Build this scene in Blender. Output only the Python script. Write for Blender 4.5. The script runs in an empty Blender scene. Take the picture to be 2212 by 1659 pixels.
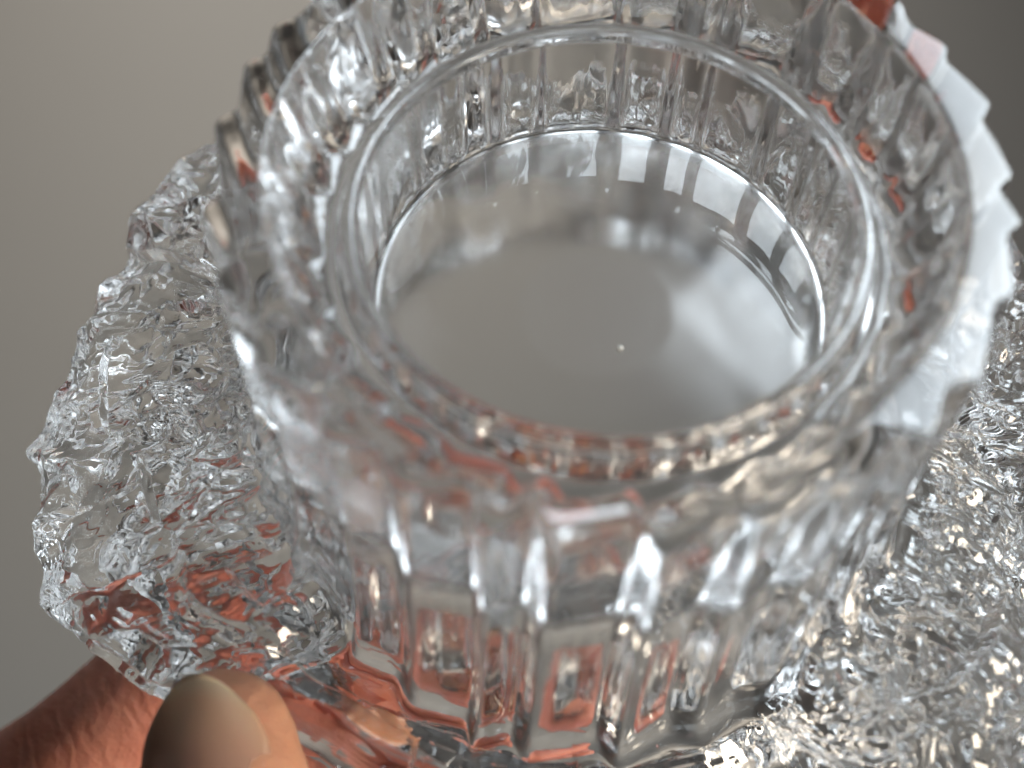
import bpy, bmesh, math, random
import numpy as np
from mathutils import Vector, Matrix

# ------------------------------------------------------------------ camera, light, exposure
S = bpy.context.scene
C = S.collection
MM = 0.001
FPX = 3100.0 / 2212.0                       # focal length in image widths

cam_d = bpy.data.cameras.new("camera")
cam = bpy.data.objects.new("camera", cam_d); C.objects.link(cam)
cam.location = (0, 0, 0); cam.rotation_euler = (math.radians(90), 0, 0)
cam_d.sensor_width = 36.0; cam_d.lens = 36.0 * FPX
cam_d.clip_start = 0.002; cam_d.clip_end = 50
cam_d.dof.use_dof = True
cam_d.dof.focus_distance = 0.154
cam_d.dof.aperture_fstop = 15.0
S.camera = cam

w = bpy.data.worlds.new("World"); S.world = w; w.use_nodes = True
w.node_tree.nodes["Background"].inputs[0].default_value = (1.0, 0.96, 0.92, 1)
w.node_tree.nodes["Background"].inputs[1].default_value = 0.04

def area(name, loc, target, sx, sy, power, color, spread=180):
    d = bpy.data.lights.new(name, 'AREA'); d.shape = 'RECTANGLE'
    d.size = sx; d.size_y = sy; d.energy = power; d.color = color
    d.spread = math.radians(spread)
    o = bpy.data.objects.new(name, d); C.objects.link(o)
    o.location = loc
    o.rotation_euler = (Vector(target) - Vector(loc)).to_track_quat('-Z', 'Y').to_euler()
    return o
OBJ = Vector((0.008, 0.15, 0.0))
area("window_light", OBJ + Vector((0.365, -0.25, 0.57)), OBJ, 0.40, 0.42, 1.05, (0.82, 0.92, 1.0), 60)
area("warm_light", OBJ + Vector((0.42, -0.22, -0.24)), OBJ + Vector((-0.02, 0, -0.02)), 0.18, 0.18, 0.46, (1.0, 0.87, 0.70), 70)
area("wall_light", (-0.12, 0.25, 0.48), (-0.05, 0.55, 0.10), 0.18, 0.18, 0.42, (1.0, 0.97, 0.925), 84)  # added lamp, narrow spread: lays a soft pool of light on the wall
area("lower_wall_light", (0.28, 0.22, -0.52), (0.22, 0.55, -0.62), 0.22, 0.22, 1.1, (1.0, 0.93, 0.84), 120)  # added fill out of view: brightens the low wall seen through the glass

S.view_settings.view_transform = 'Standard'; S.view_settings.look = 'None'
S.view_settings.exposure = 0.0; S.view_settings.gamma = 1.0
cy = S.cycles
cy.max_bounces = 28; cy.transmission_bounces = 26; cy.glossy_bounces = 16; cy.diffuse_bounces = 3
cy.caustics_refractive = True; cy.caustics_reflective = True
cy.blur_glossy = 0.6
cy.sample_clamp_indirect = 8.0
cy.use_denoising = True
try: cy.denoiser = 'OPENIMAGEDENOISE'
except Exception: pass

# ------------------------------------------------------------------ helpers
def tag(o, label=None, cat=None, group=None, kind=None):
    if label: o['label'] = label
    if cat: o['category'] = cat
    if group: o['group'] = group
    if kind: o['kind'] = kind
    return o

def at(u, v, d):
    """photo pixel (2212 wide) at depth d mm -> world"""
    return Vector(((u - 1106) / 3100 * d, d, -(v - 829.5) / 3100 * d)) * MM

def mat(name):
    m = bpy.data.materials.new(name); m.use_nodes = True
    nt = m.node_tree
    return m, nt, nt.nodes["Principled BSDF"]

# ------------------------------------------------------------------ wall
m_wall, nt, b = mat("wall_paint")
tc = nt.nodes.new("ShaderNodeTexCoord")
nz = nt.nodes.new("ShaderNodeTexNoise"); nz.inputs["Scale"].default_value = 3.0; nz.inputs["Detail"].default_value = 5
rp = nt.nodes.new("ShaderNodeValToRGB")
rp.color_ramp.elements[0].color = (0.33, 0.31, 0.285, 1); rp.color_ramp.elements[1].color = (0.42, 0.40, 0.37, 1)
nt.links.new(tc.outputs["Object"], nz.inputs["Vector"]); nt.links.new(nz.outputs["Fac"], rp.inputs[0])
nt.links.new(rp.outputs[0], b.inputs["Base Color"]); b.inputs["Roughness"].default_value = 0.85
bm = bmesh.new()
W = 1.6; WY = 0.55
vs = [bm.verts.new(p) for p in ((-W, WY, -W), (W, WY, -W), (W, WY, W), (-W, WY, W))]
bm.faces.new(vs)
me = bpy.data.meshes.new("wall"); bm.to_mesh(me); bm.free(); me.materials.append(m_wall)
wall = bpy.data.objects.new("wall", me); C.objects.link(wall)
tag(wall, "plain warm grey wall, out of focus behind the glass", kind='structure')

# ------------------------------------------------------------------ glass material
m_glass, nt, b = mat("clear_glass")
b.inputs["Base Color"].default_value = (0.985, 0.985, 0.98, 1)
tcg = nt.nodes.new("ShaderNodeTexCoord")                     # faint smears from handling
ng = nt.nodes.new("ShaderNodeTexNoise"); ng.inputs["Scale"].default_value = 110; ng.inputs["Detail"].default_value = 5; ng.inputs["Distortion"].default_value = 0.8
rg = nt.nodes.new("ShaderNodeMapRange"); rg.inputs["From Min"].default_value = 0.57; rg.inputs["From Max"].default_value = 0.72; rg.inputs["To Min"].default_value = 0.0; rg.inputs["To Max"].default_value = 0.07
nt.links.new(tcg.outputs["Object"], ng.inputs["Vector"]); nt.links.new(ng.outputs["Fac"], rg.inputs["Value"])
nt.links.new(rg.outputs["Result"], b.inputs["Roughness"])
b.inputs["IOR"].default_value = 1.51
b.inputs["Transmission Weight"].default_value = 1.0

# ------------------------------------------------------------------ candle holder
rng = np.random.default_rng(11)
NT = 1800

def seg(pts, step):
    """polyline -> samples about 'step' mm apart (without the last point)"""
    out = []
    for (r0, z0), (r1, z1) in zip(pts[:-1], pts[1:]):
        n = max(1, int(round(math.hypot(r1 - r0, z1 - z0) / step)))
        for k in range(n):
            t = k / n; out.append((r0 + (r1 - r0) * t, z0 + (z1 - z0) * t))
    return out
def chaikin(p, n=3):
    for _ in range(n):
        q = [p[0]]
        for a, c in zip(p[:-1], p[1:]):
            q.append((a[0] * .75 + c[0] * .25, a[1] * .75 + c[1] * .25))
            q.append((a[0] * .25 + c[0] * .75, a[1] * .25 + c[1] * .75))
        q.append(p[-1]); p = q
    return p

under = seg([(0.02, -15.6), (6, -15.7), (12, -16.1), (18, -16.8), (22, -17.4)], 1.0) + seg(chaikin([(22, -17.4), (26.2, -18.2), (27.9, -20.2), (28.3, -22)]), 0.3)
base = seg(chaikin([(28.3, -22), (28.5, -26), (29.0, -39.5), (30.2, -42.3), (33, -43.2)]), 0.35)
body = seg(chaikin([(33, -43.2), (38, -45.5), (45, -50), (53, -54), (58.2, -50.5), (60.3, -43.5), (58.6, -37.6), (51, -34.6), (43, -31.2), (36.5, -30), (34.0, -26.5)]), 0.21)
collar = seg(chaikin([(34.0, -26.5), (33.3, -23), (32.9, -12), (33.2, 0), (33.5, 6.2), (33.3, 6.6)]), 0.4)
crown = seg(chaikin([(33.3, 6.6), (33.1, 6.75), (29.6, 6.7), (29.2, 6.5), (28.8, 4.0), (27.8, 0.4), (26.4, -1.9), (25.0, -2.6), (24.2, -2.3), (23.6, -1.6)]), 0.3)
rim = seg([(23.6, -1.6), (23.35, -0.5)] + [(22.6 + 0.75 * math.cos(a_), -0.1 + 0.7 * math.sin(a_)) for a_ in np.linspace(0.1, math.pi - 0.05, 26)] + [(21.8, -1.6)], 0.10)
cup = seg(chaikin([(21.8, -1.6), (21.7, -6), (21.5, -11.0), (21.3, -12.3), (20.4, -12.6), (16.0, -12.6)]), 0.25)
floor_ = seg([(16.0, -12.6), (0.02, -12.6)], 1.0) + [(0.02, -12.6)]
def plain(m):
    n_ = m.node_tree
    for l_ in list(n_.nodes['Principled BSDF'].inputs['Roughness'].links): n_.links.remove(l_)
m_soft = m_glass.copy(); plain(m_soft); m_soft.name = "fire_polished_glass"
m_soft.node_tree.nodes["Principled BSDF"].inputs["Roughness"].default_value = 0.10
m_frost = m_glass.copy(); plain(m_frost); m_frost.name = "ground_glass"
m_frost.node_tree.nodes["Principled BSDF"].inputs["Roughness"].default_value = 0.2
m_clear = m_glass.copy(); m_clear.name = 'cup_floor_glass'; plain(m_clear); m_clear.node_tree.nodes['Principled BSDF'].inputs['Roughness'].default_value = 0.02
sections = [("cup_underside", under), ("hollow_underside", base), ("rough_skirt", body), ("fluted_collar", collar), ("crown_edge", crown),
            ("rim", rim), ("cup_wall", cup), ("cup_floor", floor_)]
prof = np.array([p for _, s in sections for p in s])
bounds = np.cumsum([0] + [len(s) for _, s in sections])
NS = len(prof)
r0, z0 = prof[:, 0], prof[:, 1]
ds = np.r_[0, np.hypot(np.diff(r0), np.diff(z0))]
sarc = np.cumsum(ds)
th = np.linspace(0, 2 * np.pi, NT, endpoint=False)

def smooth(x, a, c):
    t = np.clip((x - a) / (c - a), 0, 1); return t * t * (3 - 2 * t)

# flutes: uneven saw-tooth ridges round the collar
NF = 29
edges = (np.arange(NF) + rng.uniform(-0.28, 0.28, NF)) / NF * 2 * np.pi
edges = np.sort(edges)
amp = rng.uniform(0.65, 1.25, NF); skew = rng.uniform(0.12, 0.42, NF); 
idx = (np.searchsorted(edges, th, side='right') - 1) % NF
width = np.diff(np.r_[edges, edges[0] + 2 * np.pi])
ph = ((th - edges[idx]) % (2 * np.pi)) / width[idx]
sk = skew[idx]
saw = np.where(ph < sk, smooth(ph, 0, 1) * 0 + smooth(ph / sk, 0, 1), 1 - ((ph - sk) / (1 - sk)) ** 0.85)
flute = saw * amp[idx]
k = np.exp(-0.5 * (np.arange(-12, 13) / 4.6) ** 2); k /= k.sum()
flute = np.convolve(np.r_[flute[-12:], flute, flute[:12]], k, mode='valid')
wf = np.zeros(NS)
bi = {n: (bounds[i], bounds[i + 1]) for i, (n, _) in enumerate(sections)}
a, c_ = bi["fluted_collar"]; wf[a:c_] = 1.0
a2, c2 = bi["rough_skirt"]; wf[a2:c2] = smooth(-r0[a2:c2], -48, -34) * (z0[a2:c2] > -32)
a3, c3 = bi["crown_edge"]; wf[a3:c3] = smooth(r0[a3:c3], 30.4, 33.0) * (z0[a3:c3] > 6) + 0.55 * smooth(-z0[a3:c3], -5.8, -2.5) * smooth(r0[a3:c3], 24.2, 26.5)
a4, c4 = bi['cup_underside'][0], bi['hollow_underside'][1]; wf[a4:c4] = -0.22 * smooth(r0[a4:c4], 27.8, 28.6) * (z0[a4:c4] > -42)
front = smooth((np.degrees(th) - 195) % 360, 0, 30) * (1 - smooth((np.degrees(th) - 195) % 360, 86, 116))
R = r0[:, None] + (1.8 + 1.1 * front[None, :]) * wf[:, None] * (flute[None, :] - 0.55)
Z = np.repeat(z0[:, None], NT, 1)
# the front teeth are chipped off at different heights and slants
cut = (rng.uniform(-2.6, 0.6, NF)[idx] + rng.uniform(-2.5, 2.5, NF)[idx] * (ph - 0.5)) * front
cut = np.convolve(np.r_[cut[-12:], cut, cut[:12]], k, mode='valid')
Z += cut[None, :] * (smooth(z0, 0.5, 6.5) * smooth(r0, 29.0, 33.0))[:, None]

# craggy skirt: chipped-ice scoops in several sizes, worked out on the unrolled surface
def value_noise(u, v, nu, seed):
    """smooth periodic noise; u in [0,1) periodic with nu cells, v in cells"""
    g = np.random.default_rng(seed).uniform(-1, 1, (nu, 64))
    x = u * nu; xi = np.floor(x).astype(int); fx = x - xi; fx = fx * fx * (3 - 2 * fx)
    vi = np.floor(v).astype(int); fv = v - vi; fv = fv * fv * (3 - 2 * fv)
    G = lambda i, j: g[i % nu, j % 64]
    return (G(xi, vi) * (1 - fx) + G(xi + 1, vi) * fx) * (1 - fv) + (G(xi, vi + 1) * (1 - fx) + G(xi + 1, vi + 1) * fx) * fv
def scoops(u, v, nu, seed, tilt=0.6, curv=0.5, k=9.0):
    """lower envelope of tilted bowls: scoops with sharp ridges between them"""
    g = np.random.default_rng(seed)
    jx, jy = g.uniform(0, 1, (2, nu, 64)); h = g.uniform(-0.35, 0.35, (nu, 64))
    ta = g.normal(0, tilt, (2, nu, 64))
    x = u * nu; xi = np.floor(x).astype(int); vi = np.floor(v).astype(int)
    best = np.zeros(x.shape)
    for di in (-1, 0, 1):
        for dj in (-1, 0, 1):
            i = (xi + di); j = (vi + dj); im = i % nu; jm = j % 64
            dx = x - i - jx[im, jm]; dy = v - j - jy[im, jm]
            q = h[im, jm] + ta[0, im, jm] * dx + ta[1, im, jm] * dy + curv * (dx * dx + dy * dy)
            best += np.exp(-k * q)
    return -np.log(best) / k

sl = slice(bi["rough_skirt"][0], bi["fluted_collar"][0])
ss = sarc[sl] - sarc[sl][0]
U, V = np.meshgrid(th / (2 * np.pi), ss, indexing='xy')
V = V * (1 + 0 * U)
circ = 2 * np.pi * 54
nb = 32; L = circ / nb
wu = value_noise(U, V / 9, 36, 5) * 0.006 + value_noise(U, V / 3.5, 96, 6) * 0.0016
wv = value_noise(U, V / 9, 36, 7) * 2.2 + value_noise(U, V / 3.5, 96, 8) * 0.7
Uw = (U + wu) % 1.0; Vw = V + wv + 50
big = -scoops(Uw, Vw / L, nb, 29, 0.8, 0.9); big -= big.mean()
mid = scoops((U + wu * .6) % 1.0, (V + wv * .6 + 40) / (L * .42), 84, 22, 0.7, 0.7, 20); mid -= mid.mean()
fin = scoops((U - wu * .5) % 1.0, (V + wv * .5 + 30) / (L * .17), 258, 23, 0.6, 0.6)
grain = value_noise(U, V / .8 + 9, 420, 24)
fine_w = 0.55 + 0.6 * smooth(value_noise(U, V / 14 + 3, 14, 25), -0.2, 0.6)
disp = 2.9 * big + 2.1 * mid * (0.45 + 0.55 * fine_w) + 0.42 * fin * fine_w + 0.015 * grain
thd = np.degrees((th + np.pi) % (2 * np.pi) - np.pi)
calm = smooth(thd, -141, -133) * (1 - smooth(thd, -60, -52))       # the fluted front runs down over the skirt here
right = smooth(np.cos(np.radians(thd + 20)), 0.2, 0.8)               # finer, wormier chill marks on this side
disp += right[None, :] * (0.55 * fin + 0.05 * grain)
disp = disp * (1 - calm)[None, :] + calm[None, :] * (1.1 * big + 0.3 * mid)
zz, rr = z0[sl], r0[sl]
top = smooth(ss, ss[-1] * 0.52, ss[-1] * 0.62)
disp += 1.5 * calm[None, :] * (top * smooth(rr, 34.5, 38))[:, None] * (flute[None, :] - 0.4)
wr = np.ones(len(rr))
wr *= smooth(ss, 0, 5) * smooth(ss[-1] - ss, 0, 4.5)
dr = np.gradient(rr); dz = np.gradient(zz); ln = np.hypot(dr, dz) + 1e-9
nr, nzv = dz / ln, -dr / ln                        # outward normal of the profile
pull = smooth(thd, -168, -124) * (1 - smooth(thd, -60, -52))
R[sl] -= pull[None, :] * (np.clip(rr - 34, 0, None) * 0.60 * np.clip(top + 0.75 * smooth(rr, 40, 56), 0, 1))[:, None]
low = calm[None, :] * 11.0
Z[sl] -= low * (top * (1 - smooth(rr, 36, 54)))[:, None]
rp0 = slice(bi["fluted_collar"][0], bi["fluted_collar"][1])
Z[rp0] -= low * (np.clip(-z0[rp0], 0, None) / 26.5)[:, None]
R[sl] += (disp * wr[:, None]) * nr[:, None]
Z[sl] += (disp * wr[:, None]) * nzv[:, None]
# flutes of the collar: slight chill ripple, teeth of uneven height
rp_ = slice(bi["fluted_collar"][0], bi["fluted_collar"][1])
sc_ = sarc[rp_] - sarc[rp_][0]
U2, V2 = np.meshgrid(th / (2 * np.pi), sc_, indexing='xy')
R[rp_] += 0.10 * value_noise(U2, V2 / 9 + 2, 60, 31) + 0.025 * value_noise(U2, V2 / 3 + 2, 180, 32) + 0.008 * value_noise(U2, V2 / 1.2 + 2, 420, 33)
ck = slice(bi["crown_edge"][0], bi["crown_edge"][1])
sk_ = sarc[ck] - sarc[ck][0]
U3, V3 = np.meshgrid(th / (2 * np.pi), sk_, indexing='xy')
wk = (smooth(sk_, 3.2, 5.0) * smooth(sk_[-1] - sk_, 0.3, 2.0))[:, None]
near = smooth(thd, -150, -118) * (1 - smooth(thd, -78, -42))
R[ck] += near[None, :] * (1.9 * smooth(r0[ck], 25.2, 28.6) * (1 - smooth(r0[ck], 29.8, 32.5)))[:, None]
R[ck] += wk * (0.14 * value_noise(U3, V3 / 5 + 3, 70, 41) + 0.05 * value_noise(U3, V3 / 2.2 + 3, 190, 42) + 0.015 * value_noise(U3, V3 / 0.8 + 3, 420, 43))
X = R * np.cos(th)[None, :]; Y = R * np.sin(th)[None, :]
P = np.stack([X, Y, Z], 2) * MM
# normals of the whole surface
dt = np.roll(P, -1, 1) - np.roll(P, 1, 1)
dsv = np.zeros_like(P); dsv[1:-1] = P[2:] - P[:-2]; dsv[0] = P[1] - P[0]; dsv[-1] = P[-1] - P[-2]
N = np.cross(dt, dsv); N /= (np.linalg.norm(N, axis=2, keepdims=True) + 1e-20)
N[:8] = (0, 0, -1); N[-3:] = (0, 0, 1)

tilt, roll = math.radians(58.54), math.radians(2.04)
T = Matrix.Translation(Vector((8.40, 125.27, 14.55)) * MM) @ Matrix.Rotation(roll, 4, 'Y') @ Matrix.Rotation(tilt, 4, 'X')
holder = bpy.data.objects.new("candle_holder", None); C.objects.link(holder)
holder.empty_display_size = 0.02
BASEZ = -54 * MM
holder.matrix_world = T @ Matrix.Translation((0, 0, BASEZ))
tag(holder, "clear pressed-glass candle holder with toothed collar and craggy ice-like skirt, held between finger and thumb", "candle holder")

def grid_mesh(name, i0, i1, parent, m):
    p = P[i0:i1 + 1].copy(); n = N[i0:i1 + 1]
    p[:, :, 2] -= BASEZ
    ns = p.shape[0]
    v = p.reshape(-1, 3)
    ii = np.arange(ns - 1)[:, None] * NT; jj = np.arange(NT)[None, :]; jn = (jj + 1) % NT
    q = np.stack([ii + jj, ii + jn, ii + NT + jn, ii + NT + jj], 2).reshape(-1, 4)
    me = bpy.data.meshes.new(name)
    me.vertices.add(len(v)); me.vertices.foreach_set("co", v.astype(np.float32).ravel())
    me.loops.add(len(q) * 4); me.loops.foreach_set("vertex_index", q.astype(np.int32).ravel())
    me.polygons.add(len(q)); me.polygons.foreach_set("loop_start", np.arange(0, len(q) * 4, 4, dtype=np.int32))
    me.polygons.foreach_set("use_smooth", np.ones(len(q), dtype=bool))
    me.update(calc_edges=True)
    me.normals_split_custom_set_from_vertices(n.reshape(-1, 3).astype(np.float32))
    me.materials.append(m)
    o = bpy.data.objects.new(name, me); C.objects.link(o); o.parent = parent
    return o
parts = {}
for i, (n, _) in enumerate(sections):
    parts[n] = grid_mesh(n, bounds[i], min(bounds[i + 1], NS - 1), holder, m_clear if n == 'cup_floor' else m_frost if n == 'cup_underside' else m_soft if n == 'hollow_underside' else m_glass)

# ------------------------------------------------------------------ hand
m_skin, nt, b = mat("skin")
tc = nt.nodes.new("ShaderNodeTexCoord")
n1 = nt.nodes.new("ShaderNodeTexNoise"); n1.inputs["Scale"].default_value = 90; n1.inputs["Detail"].default_value = 6
rp = nt.nodes.new("ShaderNodeValToRGB")
rp.color_ramp.elements[0].position = 0.3; rp.color_ramp.elements[1].position = 0.7
rp.color_ramp.elements[0].color = (0.60, 0.20, 0.15, 1); rp.color_ramp.elements[1].color = (0.72, 0.29, 0.23, 1)
nt.links.new(tc.outputs["Object"], n1.inputs["Vector"]); nt.links.new(n1.outputs["Fac"], rp.inputs[0])
tint_ = nt.nodes.new("ShaderNodeAttribute"); tint_.attribute_name = "tan"
rp2 = nt.nodes.new("ShaderNodeValToRGB"); rp2.color_ramp.elements[0].position = 0.3; rp2.color_ramp.elements[1].position = 0.7
rp2.color_ramp.elements[0].color = (0.60, 0.27, 0.15, 1); rp2.color_ramp.elements[1].color = (0.70, 0.35, 0.215, 1)
mxc = nt.nodes.new("ShaderNodeMix"); mxc.data_type = 'RGBA'
nt.links.new(n1.outputs["Fac"], rp2.inputs[0]); nt.links.new(tint_.outputs["Fac"], mxc.inputs[0])
nt.links.new(rp.outputs[0], mxc.inputs[6]); nt.links.new(rp2.outputs[0], mxc.inputs[7])
nt.links.new(mxc.outputs[2], b.inputs["Base Color"])
b.inputs["Roughness"].default_value = 0.5
b.inputs["Subsurface Weight"].default_value = 0.35
b.inputs["Subsurface Radius"].default_value = (1.0, 0.35, 0.18)
b.inputs["Subsurface Scale"].default_value = 0.003
vo = nt.nodes.new("ShaderNodeTexVoronoi"); vo.inputs["Scale"].default_value = 1500; vo.feature = 'DISTANCE_TO_EDGE'
n2 = nt.nodes.new("ShaderNodeTexNoise"); n2.inputs["Scale"].default_value = 600; n2.inputs["Detail"].default_value = 4
mx = nt.nodes.new("ShaderNodeMath"); mx.operation = 'ADD'
nt.links.new(tc.outputs["Object"], vo.inputs["Vector"]); nt.links.new(tc.outputs["Object"], n2.inputs["Vector"])
nt.links.new(vo.outputs["Distance"], mx.inputs[0]); nt.links.new(n2.outputs["Fac"], mx.inputs[1])
wvt = nt.nodes.new("ShaderNodeTexWave"); wvt.inputs["Scale"].default_value = 120; wvt.inputs["Distortion"].default_value = 9; wvt.inputs["Detail"].default_value = 3; wvt.inputs["Detail Scale"].default_value = 2
mps = nt.nodes.new("ShaderNodeMapping"); mps.inputs["Rotation"].default_value = (0, 0.45, 0)
nt.links.new(tc.outputs["Object"], mps.inputs[0]); nt.links.new(mps.outputs[0], wvt.inputs["Vector"])
mx2 = nt.nodes.new("ShaderNodeMath"); mx2.operation = 'MULTIPLY_ADD'; mx2.inputs[1].default_value = 0.9
nt.links.new(wvt.outputs["Fac"], mx2.inputs[0]); nt.links.new(mx.outputs[0], mx2.inputs[2]); mx = mx2
bu = nt.nodes.new("ShaderNodeBump"); bu.inputs["Strength"].default_value = 0.35; bu.inputs["Distance"].default_value = 0.0003
nt.links.new(mx.outputs[0], bu.inputs["Height"]); nt.links.new(bu.outputs[0], b.inputs["Normal"])

m_nail, nt, b = mat("nail")
at_ = nt.nodes.new("ShaderNodeAttribute"); at_.attribute_name = "along"
nr_ = nt.nodes.new("ShaderNodeValToRGB")
e = nr_.color_ramp.elements; e[0].position = 0.05; e[0].color = (0.86, 0.70, 0.50, 1); e[1].position = 0.9; e[1].color = (0.76, 0.42, 0.32, 1)
k_ = e.new(0.16); k_.color = (0.88, 0.60, 0.40, 1); k_ = e.new(0.5); k_.color = (0.84, 0.52, 0.38, 1)
nt.links.new(at_.outputs["Fac"], nr_.inputs[0]); nt.links.new(nr_.outputs[0], b.inputs["Base Color"])
wv_ = nt.nodes.new("ShaderNodeTexNoise"); wv_.inputs["Scale"].default_value = 900
bn_ = nt.nodes.new("ShaderNodeBump"); bn_.inputs["Strength"].default_value = 0.15; bn_.inputs["Distance"].default_value = 0.0002
tcn = nt.nodes.new("ShaderNodeTexCoord")
mpn = nt.nodes.new("ShaderNodeMapping"); mpn.inputs["Scale"].default_value = (1, 1, 0.08)
nt.links.new(tcn.outputs["Object"], mpn.inputs[0]); nt.links.new(mpn.outputs[0], wv_.inputs["Vector"])
nt.links.new(wv_.outputs["Fac"], bn_.inputs["Height"]); nt.links.new(bn_.outputs[0], b.inputs["Normal"])
b.inputs["Roughness"].default_value = 0.35
b.inputs["Subsurface Weight"].default_value = 0.3; b.inputs["Subsurface Scale"].default_value = 0.002
b.inputs["Subsurface Radius"].default_value = (1, .4, .2)

def tube(bm, pts, rad, flat=1.0, n=20, sub=5):
    """rounded limb along a smooth curve through pts (mm, world), radius per point"""
    pts = [Vector(p) for p in pts]
    dense, dr = [], []
    m = len(pts)
    for i in range(m - 1):
        p0, p1, p2, p3 = pts[max(i - 1, 0)], pts[i], pts[i + 1], pts[min(i + 2, m - 1)]
        for kk in range(sub):
            t = kk / sub
            dense.append(0.5 * ((2 * p1) + (p2 - p0) * t + (2 * p0 - 5 * p1 + 4 * p2 - p3) * t * t + (-p0 + 3 * p1 - 3 * p2 + p3) * t ** 3))
            tt = t * t * (3 - 2 * t); dr.append(rad[i] * (1 - tt) + rad[i + 1] * tt)
    dense.append(pts[-1]); dr.append(rad[-1])
    # round caps
    def cap(p, d, r):
        return [(p + d * (r * math.sin(a)), r * math.cos(a)) for a in (0.35, 0.7, 1.05, 1.35, 1.53)]
    d0 = (dense[0] - dense[1]).normalized(); d1 = (dense[-1] - dense[-2]).normalized()
    ring = [(p, r) for p, r in reversed(cap(dense[0], d0, dr[0]))] + list(zip(dense, dr)) + cap(dense[-1], d1, dr[-1])
    up = Vector((0, -1, 0.2))
    prev = None
    for i, (p, r) in enumerate(ring):
        a_ = ring[max(i - 1, 0)][0]; b_ = ring[min(i + 1, len(ring) - 1)][0]
        t = (b_ - a_).normalized()
        x = t.cross(up).normalized(); y = x.cross(t).normalized()
        row = [bm.verts.new((p + x * (r * math.cos(2 * math.pi * q / n)) + y * (r * flat * math.sin(2 * math.pi * q / n))) * MM) for q in range(n)]
        if prev:
            for q in range(n): bm.faces.new((prev[q], prev[(q + 1) % n], row[(q + 1) % n], row[q]))
        else: bm.faces.new(row[::-1])
        prev = row
    bm.faces.new(prev)
A = lambda u, v, d: at(u, v, d) / MM
hand_bm = bmesh.new()
# thumb (tip in front of the skirt), index and middle finger behind, ring and little finger lower, palm and wrist
THUMB = [A(482, 1606, 138), A(482, 1720, 137), A(470, 1900, 141), A(400, 2200, 152), A(250, 2500, 168)]
tube(hand_bm, THUMB, [7.3, 8.7, 9.4, 10.2, 13], 0.9)
tube(hand_bm, [A(1040, 1520, 175), A(820, 1350, 178.5), A(500, 1370, 181), A(150, 1650, 187), A(-160, 1840, 194), A(-420, 2050, 196)], [7.2, 7.8, 8.2, 8.8, 9.4, 10.5])
tube(hand_bm, [A(1120, 1760, 176), A(840, 1610, 181), A(480, 1650, 189), A(120, 1830, 204), A(-180, 1960, 204), A(-400, 2250, 200)], [7.2, 7.8, 8.4, 9.0, 9.6, 10.5])
tube(hand_bm, [A(740, 2100, 220), A(460, 2080, 222), A(60, 2040, 218), A(-180, 2180, 208), A(-360, 2450, 202)], [7.0, 7.8, 8.5, 9.2, 10.2])
tube(hand_bm, [A(600, 2300, 214), A(380, 2290, 216), A(60, 2280, 214), A(-140, 2400, 206), A(-300, 2650, 202)], [6.0, 6.6, 7.2, 8.0, 9.6])
tube(hand_bm, [A(-400, 2080, 192), A(-260, 2450, 186), A(-100, 2900, 182), A(0, 3300, 184)], [13, 18, 20, 19])
tube(hand_bm, [A(-330, 2500, 198), A(-180, 2800, 192), A(40, 3300, 186), A(200, 3900, 186)], [12, 18, 22, 22])
tube(hand_bm, [A(250, 2500, 172), A(120, 2800, 178), A(60, 3200, 184)], [13, 17, 18])
hm = bpy.data.meshes.new("hand"); hand_bm.to_mesh(hm); hand_bm.free()
tmp = bpy.data.objects.new("hand_tmp", hm); C.objects.link(tmp)
md = tmp.modifiers.new("r", 'REMESH'); md.mode = 'VOXEL'; md.voxel_size = 0.0011
ms = tmp.modifiers.new("s", 'SMOOTH'); ms.iterations = 6; ms.factor = 0.5
dg = bpy.context.evaluated_depsgraph_get()
hm2 = bpy.data.meshes.new_from_object(tmp.evaluated_get(dg))
hm2.name = "hand"
bpy.data.objects.remove(tmp)
hm2.materials.clear(); hm2.materials.append(m_skin)
hm2.polygons.foreach_set("use_smooth", [True] * len(hm2.polygons))
hv = np.zeros(len(hm2.vertices) * 3, dtype=np.float32); hm2.vertices.foreach_get("co", hv); hv = hv.reshape(-1, 3)
ta_ = hm2.attributes.new("tan", 'FLOAT', 'POINT')
ta_.data.foreach_set("value", np.maximum(1 - smooth(hv[:, 1], 0.150, 0.175), 0.3 * smooth(-hv[:, 0], 0.036, 0.05)).astype(np.float32))      # warm light on the thumb put into its colour; pressed fingers flushed pink
person = bpy.data.objects.new("person", hm2); C.objects.link(person)
tag(person, "bare hand holding the glass from the lower left, thumb in front and fingers behind", "person")

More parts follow.
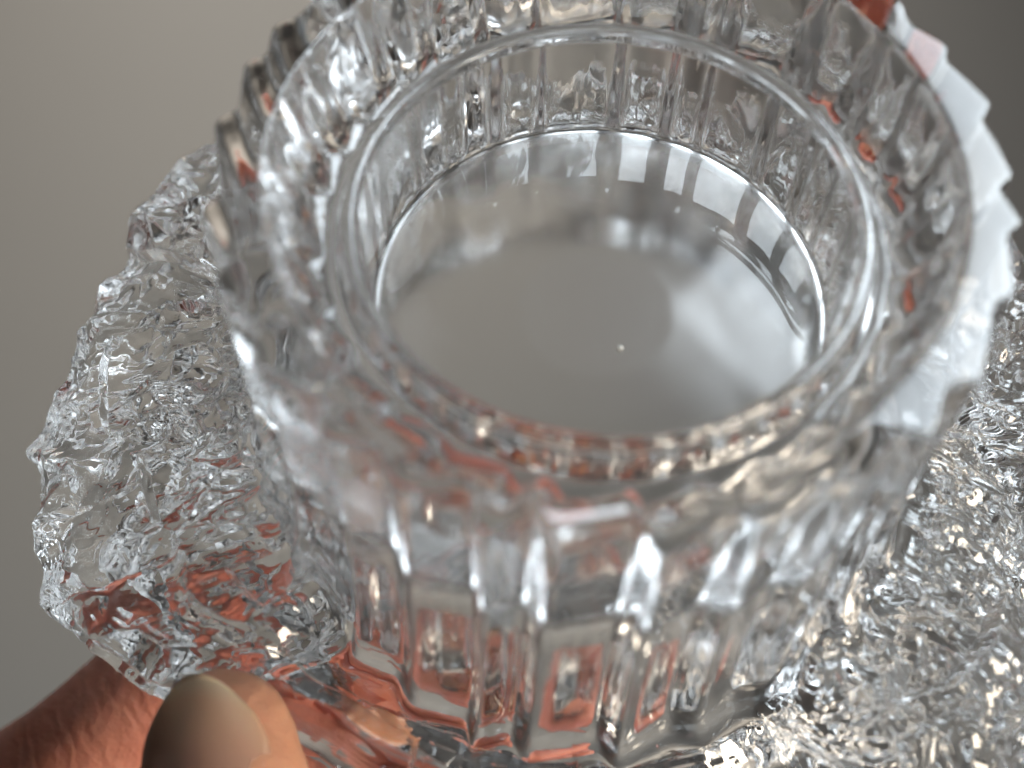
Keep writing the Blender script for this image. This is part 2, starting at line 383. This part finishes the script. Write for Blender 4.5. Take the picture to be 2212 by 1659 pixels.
# thumbnail: a curved plate that follows the back of the thumb tip, turned to the left
nb_ = bmesh.new(); lay = nb_.verts.layers.float.new('along')
tipc = THUMB[0]; ax = (THUMB[0] - THUMB[1]).normalized()
face = Vector((-0.26, -0.95, 0.12)); face = (face - ax * face.dot(ax)).normalized()
side = ax.cross(face).normalized()
rows = []
NL, NA = 22, 18
for i in range(NL + 1):
    t = i / NL                                   # 0 at the free edge, 1 at the root
    along = 6.6 - 14.0 * t
    half = math.radians(60) * (math.sin(min(t * 2.2, 1.0) * math.pi / 2) ** 0.55 * 0.25 + 0.75)
    row = []
    for j in range(NA + 1):
        q = j / NA * 2 - 1
        a_ = half * q
        edge = 3.0 * q * q * (1 - t)             # rounded free edge
        rr_ = 7.7 - 0.042 * max(along, 0) ** 2
        if along < 0: rr_ = 7.7 - 0.19 * along
        p = tipc + ax * (along - edge) + face * (math.cos(a_) * rr_ * 0.95) + side * (math.sin(a_) * rr_ * 1.0)
        v_ = nb_.verts.new(p * MM); v_[lay] = t; row.append(v_)
    rows.append(row)
for i in range(NL):
    for j in range(NA):
        nb_.faces.new((rows[i][j], rows[i][j + 1], rows[i + 1][j + 1], rows[i + 1][j]))
bmesh.ops.solidify(nb_, geom=nb_.faces[:], thickness=0.0006)
bmesh.ops.recalc_face_normals(nb_, faces=nb_.faces[:])
nme = bpy.data.meshes.new("thumbnail"); nb_.to_mesh(nme); nb_.free()
nme.polygons.foreach_set("use_smooth", [True] * len(nme.polygons)); nme.materials.append(m_nail)
nail = bpy.data.objects.new("thumbnail", nme); C.objects.link(nail); nail.parent = person

# a speck of dust lying on the cup floor
db = bmesh.new(); bmesh.ops.create_icosphere(db, subdivisions=2, radius=0.00028)
for v_ in db.verts: v_.co *= 0.8 + 0.4 * random.Random(hash((round(v_.co.x * 1e6), round(v_.co.y * 1e6)))).random()
dm = bpy.data.meshes.new("dust_speck"); db.to_mesh(dm); db.free()
m_dust, nt, b = mat("dust"); b.inputs["Base Color"].default_value = (0.85, 0.82, 0.75, 1); b.inputs["Roughness"].default_value = 0.7
dm.materials.append(m_dust)
dust = bpy.data.objects.new("dust_speck", dm); C.objects.link(dust)
dust.location = T @ (Vector((2.0, -5.5, -12.4)) * MM)
tag(dust, "tiny pale speck of dust lying on the floor of the glass cup", "dust")
